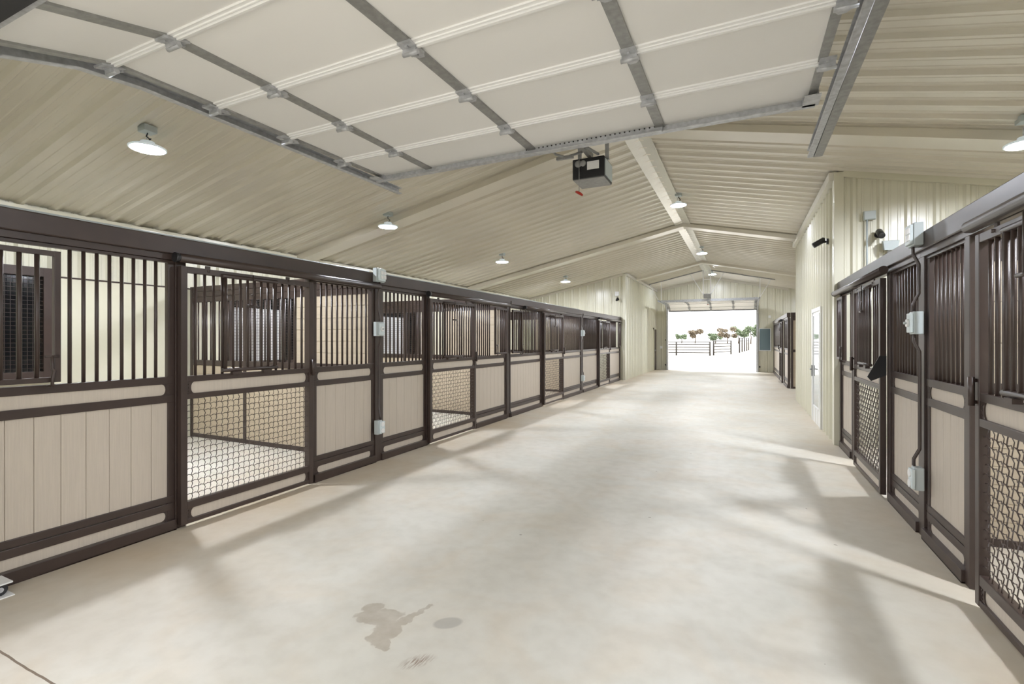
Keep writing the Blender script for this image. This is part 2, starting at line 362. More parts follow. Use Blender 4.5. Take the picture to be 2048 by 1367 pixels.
PG = 'fixed grille panels of the stall fronts'
def stall_screen(side, y0, y1, label, yoke=None, stile=.05):
    loc, rz = frame_at(side, y0, y1); Ln = y1-y0
    t = thing('stall_screen', label, 'stall screen', loc, rz, PG)
    f = MB()
    hbox(f, 0, Ln, 0, .012, -.05, .03); hbox(f, 0, Ln, 0, .083, -.045, .03)
    for z0, z1 in ((.155,.212), (.218,.268), (1.003,1.062), (1.148,1.204), (2.096,2.118)): hbox(f, 0, Ln, z0, z1, -.045, 0)
    hbox(f, 0, stile, .08, 2.1, -.042, -.003); hbox(f, Ln-stile, Ln, .08, 2.1, -.042, -.003)
    obj('frame', f, M['brown'], t, bevel=.003)
    b = MB(); hbox(b, stile*.5, Ln-stile*.5, .08, .158, -.035, -.012); obj('kick_board', b, M['tan'], t)
    b = MB(); hbox(b, stile*.5, Ln-stile*.5, 1.06, 1.15, -.035, -.012); obj('filler_board', b, M['tan'], t)
    obj('plank_infill', planks(stile*.5, Ln-stile*.5, .012, .036, .26, 1.006), M['tan'], t)
    for z0, z1 in ((.083,.155), (1.062,1.148)):
        for x, fl_ in ((stile*.6, False), (Ln-stile*.6, True)): gusset(t, x, z0, z1, .006, fl_)
    a0, a1 = stile, Ln-stile
    if yoke:                                  # swing-out feed door at one end: yoke = (end, width) with end 0 or 1 along local x
        w = yoke[1]; xa, xb = (a0, a0+w) if yoke[0] == 0 else (a1-w, a1)
        g = MB(); yy = -.05
        for x in (xa, xb-.035): g.box(x, x+.035, yy-.0175, yy+.0175, 1.222, 2.064)
        for z in (1.222, 2.03): g.box(xa+.03, xb-.03, yy-.0165, yy+.0165, z+.001, z+.033)
        fd = obj('feed_door', g, M['brown'], t, bevel=.003)
        bars(fd, xa+.03, xb-.03, yy, 1.25, 2.035, .083, .013)
        hx = xb+.01 if yoke[0] == 0 else xa-.01
        lx = xb-.05 if yoke[0] == 0 else xa+.05
        obj('latch', MB().cyl((lx-.035, yy-.025, 1.39), (lx+.035, yy-.025, 1.39), .007).tube([(lx, yy-.025, 1.39), (lx, yy-.03, 1.31), (lx+.01, yy-.03, 1.3), (lx, yy-.03, 1.24), (lx, yy-.03, 1.2)], .009, 8).cyl((lx, yy-.03, 1.2), (lx, yy+.03, 1.2), .008), M['brown'], fd)
        if yoke[0] == 0: a0 = xb+.0
        else: a1 = xa-.0
        a0, a1 = (a0+.005, a1) if yoke[0] == 0 else (a0, a1-.005)
    bars(t, a0, a1, .022, 1.2, 2.1)
    return t

def crimped_mesh(x0, x1, z0, z1, y):
    k = ('mesh', round(x1-x0, 3), round(z1-z0, 3))
    if k in _cache: return _cache[k]
    mb = MB(); nx = round((x1-x0)/.051); nz = round((z1-z0)/.051); r = .003
    sx, sz = (x1-x0)/nx, (z1-z0)/nz; am = .0042
    for i in range(1, nx):
        c = x0+sx*i; pts = [(c, y, z0)]
        for j in range(0, 2*nz+1): pts.append((c + am*(1 if j % 2 else -1), y + .0035*(1 if (i+j//2) % 2 else -1), z0+sz*j/2+.0001))
        mb.tube(pts, r, 4)
    for j in range(1, nz):
        c = z0+sz*j; pts = []
        for i in range(0, 2*nx+1): pts.append((x0+sx*i/2, y - .0035*(1 if (j+i//2) % 2 else -1), c + am*(1 if i % 2 else -1)))
        mb.tube(pts, r, 4)
    _cache[k] = mb.mesh('wire_mesh', M['brown']); return _cache[k]

DG = 'sliding mesh doors of the stalls'
def stall_door(side, y0, y1, label, gate_from=.36):
    loc, rz = frame_at(side, y0, y1); Ln = y1-y0; yo, yi = -.07, -.02
    t = thing('stall_door', label, 'stall door', loc, rz, DG)
    f = MB()
    for x in (0, Ln-.05): f.box(x, x+.05, yo, yi, .03, 2.076)
    for z0, z1 in ((.03,.066), (.148,.206), (1.02,1.064), (1.158,1.204), (2.028,2.076)): f.box(.05, Ln-.05, yo+.002, yi, z0, z1)
    obj('door_frame', f, M['brown'], t, bevel=.003)
    obj('kick_board', MB().box(.05, Ln-.05, -.052, -.03, .06, .15), M['tan'], t)
    obj('filler_board', MB().box(.05, Ln-.05, -.052, -.03, 1.06, 1.16), M['tan'], t)
    for z0, z1 in ((.066,.148), (1.064,1.158)):
        gusset(t, .05, z0, z1, -.06, False); gusset(t, Ln-.05, z0, z1, -.06, True)
    link('wire_mesh', crimped_mesh(.05, 1.24-.05 if abs(Ln-1.24) < .01 else Ln-.05, .206, 1.02, -.045), t)
    gs = gate_from; ge = gs+.48
    # upper grille, with the drop-down feed gate in the middle
    pitch = .0745; me = bar_mesh(1.2, 2.03); nb = round((Ln-.1)/pitch)-1; st = (Ln-.1)/(nb+1)
    for i in range(nb):
        x = .05+st*(i+1)
        if not gs+.015 < x < ge-.015: link('bar', me, t, (x, -.045, 1.2))
    g = MB(); yy = -.075
    g.cyl((gs-.03, yy, 2.035), (ge+.03, yy, 2.035), .017).cyl((gs-.03, yy, 1.235), (ge+.03, yy, 1.235), .017)
    g.cyl((gs, yy, 1.235), (gs, yy, 2.035), .014).cyl((ge, yy, 1.235), (ge, yy, 2.035), .014)
    fg = obj('feed_gate', g, M['brown'], t)
    nb = 6
    for i in range(nb):
        x = gs+(ge-gs)*(i+1)/(nb+1)
        link('bar', bar_mesh(1.24, 2.03), fg, (x, yy, 1.24))
    mx = (gs+ge)/2
    obj('latch', MB().cyl((mx, yy-.03, 2.07), (mx, yy-.03, 1.79), .006).tube([(mx-.02, yy-.03, 1.88), (mx, yy-.03, 1.905), (mx+.02, yy-.03, 1.88), (mx, yy-.03, 1.865), (mx-.02, yy-.03, 1.88)], .005, 6).cyl((mx-.06, yy-.03, 1.79), (mx+.06, yy-.03, 1.79), .011), M['conduit'], fg)
    obj('hinge', MB().box(gs+.05, gs+.13, yy-.03, yy+.01, 1.195, 1.22).box(ge-.13, ge-.05, yy-.03, yy+.01, 1.195, 1.22), M['brown'], fg)
    for x in (.22, Ln-.3): obj('hanger', MB().box(x-.02, x+.02, -.06, -.05, 2.06, 2.1).lathe([(.012,0),(.012,.018)], 8, (x, -.066, 2.05)), M['brown'], t)
    hx = Ln-.02 if side == 'L' else .02
    obj('pull_handle', MB().cyl((hx, yo-.022, 1.13), (hx, yo-.022, 1.29), .016).cyl((hx, yo-.022, 1.15), (hx, yo, 1.15), .01).cyl((hx, yo-.022, 1.27), (hx, yo, 1.27), .01), M['brown'], t)
    return t

def stall_post(side, yc, w, label, d0=-.06, d1=.012, z1=2.13):
    loc, rz = frame_at(side, yc, yc)
    mb = MB().box(-w/2, w/2, -d1, -d0, 0, z1)
    return tag(obj('stall_post', mb, M['brown'], None, None, .004), label, 'post', 'upright posts of the stall fronts'), loc, rz
def post(side, yc, w, label, **k):
    o, loc, rz = stall_post(side, yc, w, label, **k); o.location = loc; o.rotation_euler = (0,0,rz); return o

def header(side, y0, y1, label, tracks=()):
    """header beam of one stall front with the door tracks fixed on it; tracks in world y"""
    loc, rz = frame_at(side, y0, y1); Ln = y1-y0
    t = thing('header_beam', label, 'header beam', loc, rz, 'header beams over the stall fronts')
    f = MB().prism([(0,.06,2.165), (0,-.03,2.165), (0,-.036,2.172), (0,-.036,2.29), (0,-.03,2.297), (0,.06,2.297)], (Ln,0,0))
    obj('beam', f, M['brown'], t)
    obj('lower_rail', MB().box(0, Ln, -.014, .045, 2.119, 2.166), M['brown'], t, bevel=.003)
    for a, b, cap in tracks:
        if side == 'L': xa, xb = a-y0, b-y0
        else: xa, xb = y1-b, y1-a
        pts = []
        for i in range(17):
            q = PI*(-.5+2*i/16*.86+.14); pts.append((xa, -.075+.036*math.cos(q)*-1, 2.135+.036*math.sin(q)))
        obj('door_track', MB().prism(pts, (xb-xa,0,0), True), M['brown'], t)
        cx = xa if cap == 'a' else xb; sg = -1 if cap == 'a' else 1
        obj('end_cap', MB().cyl((cx, -.075, 2.135), (cx+sg*.03, -.075, 2.135), .038, 14), M['black'], t)
    return t

# ---- left row of stalls
header('L', .66, 4.715, 'brown header beam over the first stall on the left, nearest the camera', [(2.33, 4.66, 'a')])
header('L', 4.715, 8.375, 'brown header beam over the second stall from the camera on the left', [(5.71, 8.3, 'a')])
header('L', 8.375, 13.12, 'brown header beam over the third stall on the left', [(9.05, 11.5, 'a')])
header('L', 13.12, 17.82, 'brown header beam over the farthest left stall, ending at the ribbed tack room wall', [(14.68, 17.6, 'a')])
stall_screen('L', .66, 2.345, 'tan planked stall front with open bars and feed yoke, left edge of photo', (0, .898))
stall_screen('L', 3.72, 4.66, 'narrow grille panel between the first mesh door and the first outlet post on the left')
stall_screen('L', 4.77, 5.728, 'grille panel between the outlet post and the second mesh door on the left')
stall_screen('L', 7.12, 8.31, 'grille panel with a feed yoke just past the second mesh door on the left', (1, .5))
stall_screen('L', 8.44, 10.1, 'grille panel with a feed yoke just before the third mesh door on the left', (0, .46))
stall_screen('L', 11.49, 13.04, 'pale planked panel between the third mesh door and the farther outlet post on the left')
stall_screen('L', 13.2, 14.732, 'pale planked panel between the farther outlet post and the last mesh door on the left')
stall_screen('L', 16.12, 17.74, 'last pale planked panel of the left row, against the tack room corner', (1, .4))
DW = 1.305
stall_door('L', 2.353, 2.353+DW, 'sliding mesh door of the nearest left stall, wire below and bars above')
stall_door('L', 5.735, 5.735+DW, 'sliding mesh door of the second stall on the left, beyond the first outlet post')
stall_door('L', 10.12, 10.12+DW, 'sliding mesh door of the third stall on the left')
stall_door('L', 14.74, 14.74+DW, 'sliding mesh door of the farthest stall on the left')
post('L', 2.385, .08, 'brown post at the near side of the first mesh door on the left')
post('L', 3.69, .06, 'brown post behind the far edge of the first mesh door on the left')
post('L', 4.715, .11, 'wide brown post carrying the nearer electrical boxes on the left')
post('L', 5.768, .07, 'brown post at the near side of the second mesh door on the left')
post('L', 7.09, .06, 'brown post behind the far edge of the second mesh door on the left')
post('L', 8.375, .13, 'wide brown post between the two feed yokes on the left')
post('L', 10.14, .08, 'brown post at the near side of the third mesh door on the left')
post('L', 11.46, .06, 'brown post behind the far edge of the third mesh door on the left')
post('L', 13.12, .16, 'wide brown post carrying the farther electrical boxes on the left')
post('L', 14.79, .1, 'brown post at the near side of the farthest mesh door on the left')
post('L', 16.09, .06, 'brown post behind the far edge of the farthest mesh door on the left')
post('L', 17.78, .08, 'brown end post of the left row against the ribbed tack room corner')
# ---- right row of stalls
RW = 1.24
header('R', 4.7, 8.2, 'brown header beam over the farther right stall, meeting the ribbed wall corner', [(5.5, 8.15, 'a')])
header('R', .66, 4.7, 'brown header beam at the right edge over the nearest right stall', [(1.05, 3.63, 'b')])
stall_screen('R', 7.36, 8.1, 'grille panel with a feed yoke beside the ribbed wall corner on the right', (0, .4))
stall_screen('R', 4.765, 5.585, 'grille panel between the sliding mesh door and the outlet post on the right')
stall_screen('R', 3.89, 4.635, 'narrow grille panel just nearer than the outlet post on the right', None, .06)
stall_screen('R', .66, 2.2, 'grille panel of the nearest right stall, past the edge of the photo')
rd_ = stall_door('R', 5.66, 5.66+RW, 'sliding mesh door standing proud of the farther right stall', .38)
obj('latch_plate', MB().prism([(RW,-.075,1.34), (RW,-.095,1.3), (RW,-.17,1.14), (RW,-.14,1.1), (RW,-.02,1.16), (RW,-.02,1.34)], (.008,0,0)), M['black'], rd_)
stall_door('R', 2.33, 2.33+RW, 'sliding mesh door at the right edge of the photo', .38)
post('R', 8.14, .07, 'brown end post of the right row against the ribbed wall corner')
post('R', 7.32, .07, 'brown post behind the far edge of the right stall mesh door')
post('R', 5.635, .1, 'brown post just nearer than the proud mesh door on the right')
post('R', 4.7, .13, 'wide brown post carrying the electrical boxes on the right')
post('R', 3.855, .07, 'brown post at the far side of the near right mesh door')
post('R', 2.26, .06, 'brown post at the near side of the near right mesh door')
# ---- stall row beyond the open bay on the right
header('R', 17.0, 24.7, 'brown header beam of the distant right stall by the far doorway', [(18.9, 21.6, 'b')])
stall_screen('R', 17.08, 18.55, 'distant grille panel at the near end of the far right stall')
stall_screen('R', 20.3, 24.6, 'distant grille panel running up to the far end wall on the right')
stall_door('R', 18.7, 18.7+RW, 'distant mesh door of the far right stall', .38)
post('R', 17.04, .08, 'brown end post facing the open bay on the right, near the far doorway')
post('R', 18.62, .05, 'brown post at the near side of the distant right mesh door')
post('R', 20.2, .05, 'brown post at the far side of the distant right mesh door')
post('R', 24.65, .08, 'brown post where the distant right stall meets the end wall')

# ---- partitions between the stalls
def partition(x0, x1, y, label, solid_right=True, solid_all=False):
    W = x1-x0; t = thing('stall_partition', label, 'partition', (x0, y, 0), 0, 'partitions between the stalls')
    f = MB(); sx = W*.63 if solid_right else W*.37
    for x in (0, W*.34, W-.06): f.box(x, x+.06, -.03, .03, 0, 2.3)
    f.box(sx-.025, sx+.025, -.03, .03, 1.1, 2.3)
    for z0, z1 in ((0,.06), (1.1,1.18)): f.box(0, W, -.028, .028, z0, z1)
    obj('frame', f, M['brown'], t, bevel=.003)
    obj('header_board', planks_h(0, W, -.024, .024, 2.06, 2.3, .08), M['brown'], t)
    obj('plank_infill', planks_h(.03, W-.03, -.018, .018, .05, 1.11), M['tanrail'], t)
    if solid_all: obj('upper_planks', planks_h(.03, W-.03, -.018, .018, 1.17, 2.07), M['tanrail'], t)
    elif solid_right:
        obj('upper_planks', planks_h(sx, W-.03, -.018, .018, 1.17, 2.07), M['tanrail'], t); bars(t, .06, sx-.02, 0, 1.17, 2.07, .1)
    else:
        obj('upper_planks', planks_h(.03, sx, -.018, .018, 1.17, 2.07), M['tanrail'], t); bars(t, sx+.02, W-.06, 0, 1.17, 2.07, .1)
    return t
partition(EL+.0, XL-.07, 4.715, 'tan plank partition seen through the first mesh door on the left')
partition(EL+.0, XL-.07, 8.375, 'tan plank partition seen through the second mesh door on the left')
partition(EL+.0, XL-.07, 13.12, 'tan plank partition behind the third mesh door on the left')
partition(XR+.07, ER-.0, 4.7, 'tan plank partition between the two right stalls', False)
partition(XR+.07, ER-.0, 17.0, 'tan boarded partition in a brown frame facing the open bay on the right', False, True)

# ---- guarded windows in the outer wall of the stalls
def stall_window(k, y0, y1, side='L', label=None):
    x = EL if side == 'L' else ER; s = 1 if side == 'L' else -1; z0, z1 = 1.0, 2.36
    def bx(mb, d0, d1, a, b, c, d): mb.box(min(x+s*d0, x+s*d1), max(x+s*d0, x+s*d1), a, b, c, d)
    f = MB()
    for a in (y0, y1-.09): bx(f, -.01, .08, a, a+.09, z0, z1)
    for a in (z0, z1-.11): bx(f, -.009, .078, y0+.08, y1-.08, a+.001, a+.109)
    o = struct('window_%d' % k, f, M['brown'], label=label, bevel=.003)
    p = MB(); bx(p, -.008, .0, y0+.08, y1-.08, z0+.1, z1-.1); obj('pane', p, M['glassd'], o)
    sl = MB(); n = 22; h = (z1-z0-.45)/n
    for i in range(n): bx(sl, .002, .016, y0+.1, y0+(y1-y0)*.68, z0+.12+h*i, z0+.12+h*i+h*.82)
    bx(sl, .0, .008, y0+.1, y0+(y1-y0)*.68, z0+.12, z0+.12+h*n)
    obj('louvre', sl, M['white'], o)
    g = MB(); ny = round((y1-y0-.16)/.05); nz = round((z1-z0-.2)/.05)
    for i in range(1, ny):
        c = y0+.08+(y1-y0-.16)*i/ny; g.tube([(x+s*.05, c, z0+.1), (x+s*.05, c, z1-.1)], .003, 4)
    for i in range(1, nz):
        c = z0+.1+(z1-z0-.2)*i/nz; g.tube([(x+s*.053, y0+.08, c), (x+s*.053, y1-.08, c)], .003, 4)
    obj('mesh_guard', g, M['brown'], o)
stall_window(2, 1.55, 3.0, label='mesh guarded window in the nearest left stall')
stall_window(3, 5.27, 6.85, label='mesh guarded window in the second left stall')
stall_window(4, 8.9, 10.45, label='mesh guarded window in the third left stall')
stall_window(5, 13.6, 15.1, label='mesh guarded window in the farthest left stall')
stall_window(6, 5.6, 7.1, 'R', label='mesh guarded window in the farther right stall')
stall_window(7, 1.9, 3.4, 'R', label='mesh guarded window in the nearest right stall')

# ------------------------------------------------------------------ lamps
def pendant(x, y, drop, label, r=.16, tilt=0):
    z = roofz(x)-.03
    t = thing('pendant_light', label, 'lamp', (x, y, z), 0, 'round lamps hung from the ceiling')
    obj('mount_box', MB().box(-.06, .06, -.06, .06, -.035, 0.03), M['grey'], t, bevel=.004)
    obj('cord', MB().tube([(0,0,-.04), (.015,-.02,-.08), (.045,.0,-.11), (.02,.02,-drop+.1), (0,0,-drop+.07)], .006, 6), M['black'], t)
    obj('hook', MB().tube([(0,0,-.05), (-.02,0,-.09), (-.02,0,-drop+.09), (0,0,-drop+.06)], .004, 6), M['galv'], t)
    obj('housing', MB().lathe([(.03,-drop+.075), (.06,-drop+.065), (.068,-drop+.03), (r-.008,-drop+.012), (r,-drop+.006), (r,-drop-.008), (r-.014,-drop-.01), (r-.016,-drop-.004)], 28), M['frost'], t)
    obj('lens', MB().lathe([(r-.016,-drop-.003), (r-.016,-drop-.011), (r-.03,-drop-.014)], 28), M['lens'], t)
pendant(-5.36, 2.84, .19, 'glowing round lamp nearest the camera over the first left stall')
pendant(-5.36, 6.48, .21, 'glowing round lamp over the second left stall')
pendant(-5.36, 10.75, .19, 'glowing round lamp over the third left stall')
pendant(-5.36, 15.5, .17, 'glowing round lamp over the farthest left stall, by the ribbed wall')
pendant(2.46, 6.36, .24, 'glowing round lamp at the right edge over the farther right stall')
pendant(2.46, 2.8, .24, 'round lamp over the nearest right stall, past the edge of the photo')
pendant(2.46, 20.85, .24, 'unseen round lamp over the distant right stall, added to brighten the end wall')  # added out of view to lift the light on the far end wall
pendant(-1.17, 10.25, .21, 'bright round lamp under the ridge cap, nearest of the three on the ridge')
pendant(-1.17, 16.4, .2, 'bright round lamp under the ridge cap, between the two far rafters')
pendant(-1.17, 22.2, .16, 'bright round lamp under the ridge beside the far door opener')

# ------------------------------------------------------------------ overhead doors
def overhead_door(label, pts, x0, x1, stiles, sgn, strut_z):
    """pts: section joints (y, z) from the leading edge down to the bottom edge"""
    t = thing('overhead_door', label, 'overhead door', ((x0+x1)/2, pts[0][0], pts[0][1])); ox, oy, oz = t.location
    for i in range(len(pts)-1):
        (ya, za), (yb, zb) = pts[i], pts[i+1]; d = Vector((0, yb-ya, zb-za)); L_ = d.length; d.normalize(); nrm = Vector((0, -d.z, d.y))
        if nrm.z < 0: nrm = -nrm
        def q(x, a, h): v = Vector((x-ox, ya-oy, za-oz)) + d*a + nrm*h; return tuple(v)
        def slab(mb, xa, xb, a0, a1, h0, h1):
            b = len(mb.v); mb.v += [q(x, a, h) for h in (h0, h1) for a in (a0, a1) for x in (xa, xb)]
            for fq in ((0,2,3,1),(4,5,7,6),(0,1,5,4),(2,6,7,3),(0,4,6,2),(1,3,7,5)): mb.face([b+k for k in fq])
        mb = MB(); nx = 24; na = 4
        for a in range(na+1):                         # lightly quilted white backing
            for k in range(nx+1):
                u = k/nx; v = a/na; sag = 0
                mb.v.append(q(x0+(x1-x0)*u, L_*v, .004+sag))
        for a in range(na):
            for k in range(nx): mb.face([a*(nx+1)+k, a*(nx+1)+k+1, (a+1)*(nx+1)+k+1, (a+1)*(nx+1)+k], True)
        slab(mb, x0, x1, 0, L_, .006, .05)
        s = obj('door_section', mb, M['door'], t)
        if i:
            r = MB(); slab(r, x0, x1, .0, .018, -.022, .03); slab(r, x0, x1, .024, .034, -.013, .03); slab(r, x0, x1, .018, .058, -.006, .03); obj('section_rail', r, M['lip'], s)
        for x in stiles:
            r = MB(); w = .05 if x in (stiles[0], stiles[-1]) else .036
            slab(r, max(x0, x-w), min(x1, x+w), 0 if not i else .02, L_-.0, -.01, .004); obj('stile', r, M['galvd'], s)
            if i:
                h = MB(); hw = .044
                slab(h, x-hw, x+hw, -.06, .08, -.022, -.008); b = len(h.v)
                h.v += [q(x-hw, -.05, -.022), q(x+hw, -.05, -.022), q(x+hw*.4, -.1, -.014), q(x-hw*.4, -.1, -.014), q(x-hw, -.05, -.012), q(x+hw, -.05, -.012), q(x+hw*.4, -.1, -.01), q(x-hw*.4, -.1, -.01)]
                for fq in ((0,1,2,3),(7,6,5,4),(0,4,5,1),(1,5,6,2),(2,6,7,3),(3,7,4,0)): h.face([b+k for k in fq])
                h.tube([q(x-hw-.008, .012, -.045), q(x+hw+.008, .012, -.045)], .014, 10); slab(h, x-hw, x+hw, -.004, .028, -.045, -.02)
                for a in (-.045, .05): slab(h, x-.008, x+.008, a-.008, a+.008, -.03, -.02)
                obj('hinge', h, M['galv'], s)
    (ya, za) = pts[0]
    st = MB(); y = ya-oy; st.box(x0-ox, x1-ox, min(y, y+sgn*.008), max(y, y+sgn*.008), -.05, .05).box(x0-ox, x1-ox, min(y, y-sgn*.03), max(y, y-sgn*.03), -.05, -.044).box(x0-ox, x1-ox, min(y+sgn*.008, y+sgn*.03), max(y+sgn*.008, y+sgn*.03), -.05, -.046)
    obj('strut', st, M['galv'], t)
    return t
near = [(4.04, 3.2), (3.51, 3.19), (2.89, 3.18), (2.275, 3.17), (1.63, 3.15), (1.05, 2.988)]
nd = overhead_door('open white overhead door hung overhead in the foreground', near, -3.44, .46, (-3.44, -2.83, -1.71, -.6, .46), 1, 0)
ox, oy, oz = nd.location
pa = MB().box(-1.78-ox, -.58-ox, 4.024-oy, 4.03-oy, -.03, .045).box(-1.78-ox, -.58-ox, 3.985-oy, 4.03-oy, -.056, -.05).box(-1.78-ox, -.58-ox, 4.024-oy, 4.03-oy, -.052, -.028)
pa_o = obj('punched_angle', pa, M['galv'], nd)
ph = MB()
for i in range(30):
    x = -1.76-ox + 1.16*i/29; y = 4.024-oy-.003
    ph.prism([(x+.007*math.cos(a), y, -.002+.007*math.sin(a)) for a in [k*PI/4 for k in range(8)]], (0,.006,0))
obj('hole_row', ph, M['black'], pa_o)
obj('end_bracket', MB().box(.38-ox, .48-ox, 4.0-oy, 4.045-oy, -.035, .1).box(.38-ox, .48-ox, 3.86-oy, 4.04-oy, -.05, -.044), M['galv'], nd)
obj('end_bracket', MB().box(-3.47-ox, -3.37-ox, 4.0-oy, 4.045-oy, -.06, .1).box(-3.47-ox, -3.37-ox, 3.9-oy, 4.04-oy, -.05, -.044), M['galv'], nd)
obj('bottom_seal', MB().box(-3.44-ox, .46-ox, .9-oy, 1.02-oy, -.25, -.2), M['rubber'], nd)
obj('bottom_rail', MB().box(-3.44-ox, .46-ox, 1.02-oy, 1.05-oy, -.235, -.17), M['galv'], nd)
far = [(22.25, 3.15), (22.85, 3.15), (23.46, 3.15), (24.05, 3.13), (24.5, 2.98), (24.7, 2.84)]
fd = overhead_door('open white overhead door at the far end of the aisle', far, -3.27, .56, (-3.22, -2.3, -1.36, -.4, .5), -1, 0)
obj('bottom_seal', MB().box(-1.91, 1.91, 2.44, 2.49, -.34, -.29), M['rubber'], fd)

def track(name, label, pts, x, wall, yw):
    """galvanised C track, flanges towards the door (wall = +1 or -1)"""
    t = thing(name, label, 'door track', (x, pts[0][0], pts[0][1])); oy, oz = pts[0]
    P = [Vector((0, y-oy, z-oz)) for y, z in pts]
    def sweep(prof):
        mb = MB(); n = len(prof); m = len(P)
        for i, p in enumerate(P):
            d = (P[min(i+1, m-1)]-P[max(i-1, 0)]).normalized(); up = Vector((0, -d.z, d.y))
            if i and up.dot(pu) < 0: up = -up
            if not i and up.z < 0: up = -up
            pu = up
            for a, b in prof: mb.v.append(tuple(p + Vector((wall*a, 0, 0)) + up*b))
        for i in range(m-1):
            for k in range(n): l = (k+1) % n; mb.face([i*n+k, i*n+l, (i+1)*n+l, (i+1)*n+k])
        mb.face(list(range(n))); mb.face([(m-1)*n+k for k in range(n)])
        return mb
    obj('channel', sweep([(-.045,-.03), (-.04,-.034), (.0,-.034), (.004,-.03), (.004,.03), (0,.034), (-.045,.034), (-.045,.03), (0,.028), (0,-.028), (-.045,-.026)]), M['galv'], t)
    return t
def arc(y0, z0, y1, z1, n=8):  # quarter bend from (y0, z0) running along y to (y1, z1) running down
    return [(y0+(y1-y0)*math.sin(i/n*PI/2), z1+(z0-z1)*math.cos(i/n*PI/2)) for i in range(n+1)]
BEND = [(1.85,3.163),(1.5,3.125),(1.16,3.02),(.95,2.85),(.82,2.6),(.78,2.35),(.78,.02)]
tr = track('overhead_track', 'galvanised track along the left edge of the near overhead door', [(4.5, 3.19)]+BEND, -3.565, -1, 0)
obj('angle_iron', MB().box(-.02, -.014, -2.6, 0, -.03, .05).box(-.075, -.014, -2.6, 0, .045, .05), M['galvd'], tr)
tr = track('overhead_track', 'galvanised track and angle iron at the right edge of the near overhead door', [(5.2, 3.19)]+BEND, .575, 1, 0)
obj('angle_iron', MB().box(.008, .014, -2.9, 0, -.035, .06).box(.014, .075, -2.9, -.0, -.035, -.029), M['galvd'], tr)
for x, w, lb in ((-3.36, -1, 'far doorway track on the left jamb, curving up into the ceiling space'), (.62, 1, 'far doorway track on the right jamb, curving up into the ceiling space')):
    track('overhead_track', lb, [(21.9, 3.15)]+arc(24.05, 3.15, 24.68, 2.5)+[(24.68, .02)], x, w, 0)

# opener of the near door
op = thing('door_opener', 'black door opener box hanging at the end of the near overhead door', 'door opener', (-1.375, 4.66, 3.28))
obj('motor_housing', MB().box(-.16, .16, -.01, .3, -.2, 0), M['black'], op, bevel=.006)
obj('base_plate', MB().box(-.155, .155, 0, .29, -.206, -.199), M['galvd'], op)
obj('label_plate', MB().box(-.01, .11, -.0125, -.0095, -.12, -.04), M['white'], op)
obj('side_cover', MB().box(.16, .168, .02, .28, -.18, -.02), M['lightblue'], op)
obj('gear_cover', MB().lathe([(.035,-.004),(.035,.004),(.02,.008)], 16).lathe([(.03,-.004),(.03,.004),(.02,.008)], 16, (.05,0,0)), M['galvd'], op, (-.1, -.012, -.05)).rotation_euler = (PI/2, 0, 0)
for x in (-.12, .16): obj('hanger_strap', MB().box(x-.02, x+.02, .1, .104, 0, 1.1).box(x-.02, x+.02, .1, .14, -.0, .004), M['galv'], op)
obj('trolley_rail', MB().box(-.02, .02, -3.6, .1, .02, .07), M['galvd'], op)
obj('pull_arm', MB().tube([(-.03,-.1,.03), (-.18,-.16,-.02), (-.26,-.22,.0), (-.3,-.3,.05), (-.3,-.34,.1)], .012, 8).tube([(.1,0,.02), (.06,-.1,.03), (0,-.2,.06), (-.05,-.3,.05)], .014, 8).box(-.27, -.1, -.18, -.15, -.04, -.01), M['galvd'], op)
rc_ = obj('release_cord', MB().cyl((-.085, -.03, .03), (-.085, -.03, -.33), .004, 6), M['galvd'], op)
obj('release_handle', MB().tube([(-.12, -.03, -.325), (-.1,-.03,-.335), (-.075, -.03, -.35), (-.05,-.03,-.37)], [.01,.014,.014,.01], 8), M['red'], rc_)
# opener and bracing of the far door
op = thing('door_opener', 'opener on angle iron bracing hung from the ridge at the far doorway', 'door opener', (-1.36, 22.0, 3.24))
obj('motor_housing', MB().box(-.14, .14, -.05, .3, -.02, .16), M['galvd'], op, bevel=.006)
hz = roofz(-1.5)-3.24-.03
for x in (-.15, .13): obj('hanger_strap', MB().box(x-.025, x+.025, -.004, .004, .1, hz), M['lip'], op)
obj('cross_strap', MB().box(-.15, .13, -.008, -.003, .73, .77), M['lip'], op)
obj('brace', MB().tube([(-.14, 0, .1), (-.68, 0, roofz(-2.04)-3.24-.04)], .022, 4), M['lip'], op)
obj('brace', MB().tube([(.12, 0, .1), (.66, 0, roofz(-.7)-3.24-.04)], .022, 4), M['lip'], op)
for xa, xb in ((-2.83, -1.55), (-1.2, .02)):
    obj('ceiling_angle', MB().prism([(xa+1.36, -.03, roofz(xa)-3.24-.034), (xb+1.36, -.03, roofz(xb)-3.24-.034), (xb+1.36, -.03, roofz(xb)-3.24-.08), (xa+1.36, -.03, roofz(xa)-3.24-.08)], (0,.04,0)), M['galvd'], op)
obj('trolley_rail', MB().box(-.02, .02, .2, 2.7, .0, .05), M['galvd'], op)
rc_ = obj('release_cord', MB().cyl((.03, -.06, 0), (.03, -.06, -.3), .006, 6), M['galvd'], op)
obj('release_handle', MB().tube([(-.0, -.06, -.3), (.03,-.06,-.31), (.06,-.06,-.3)], .014, 8), M['red'], rc_)
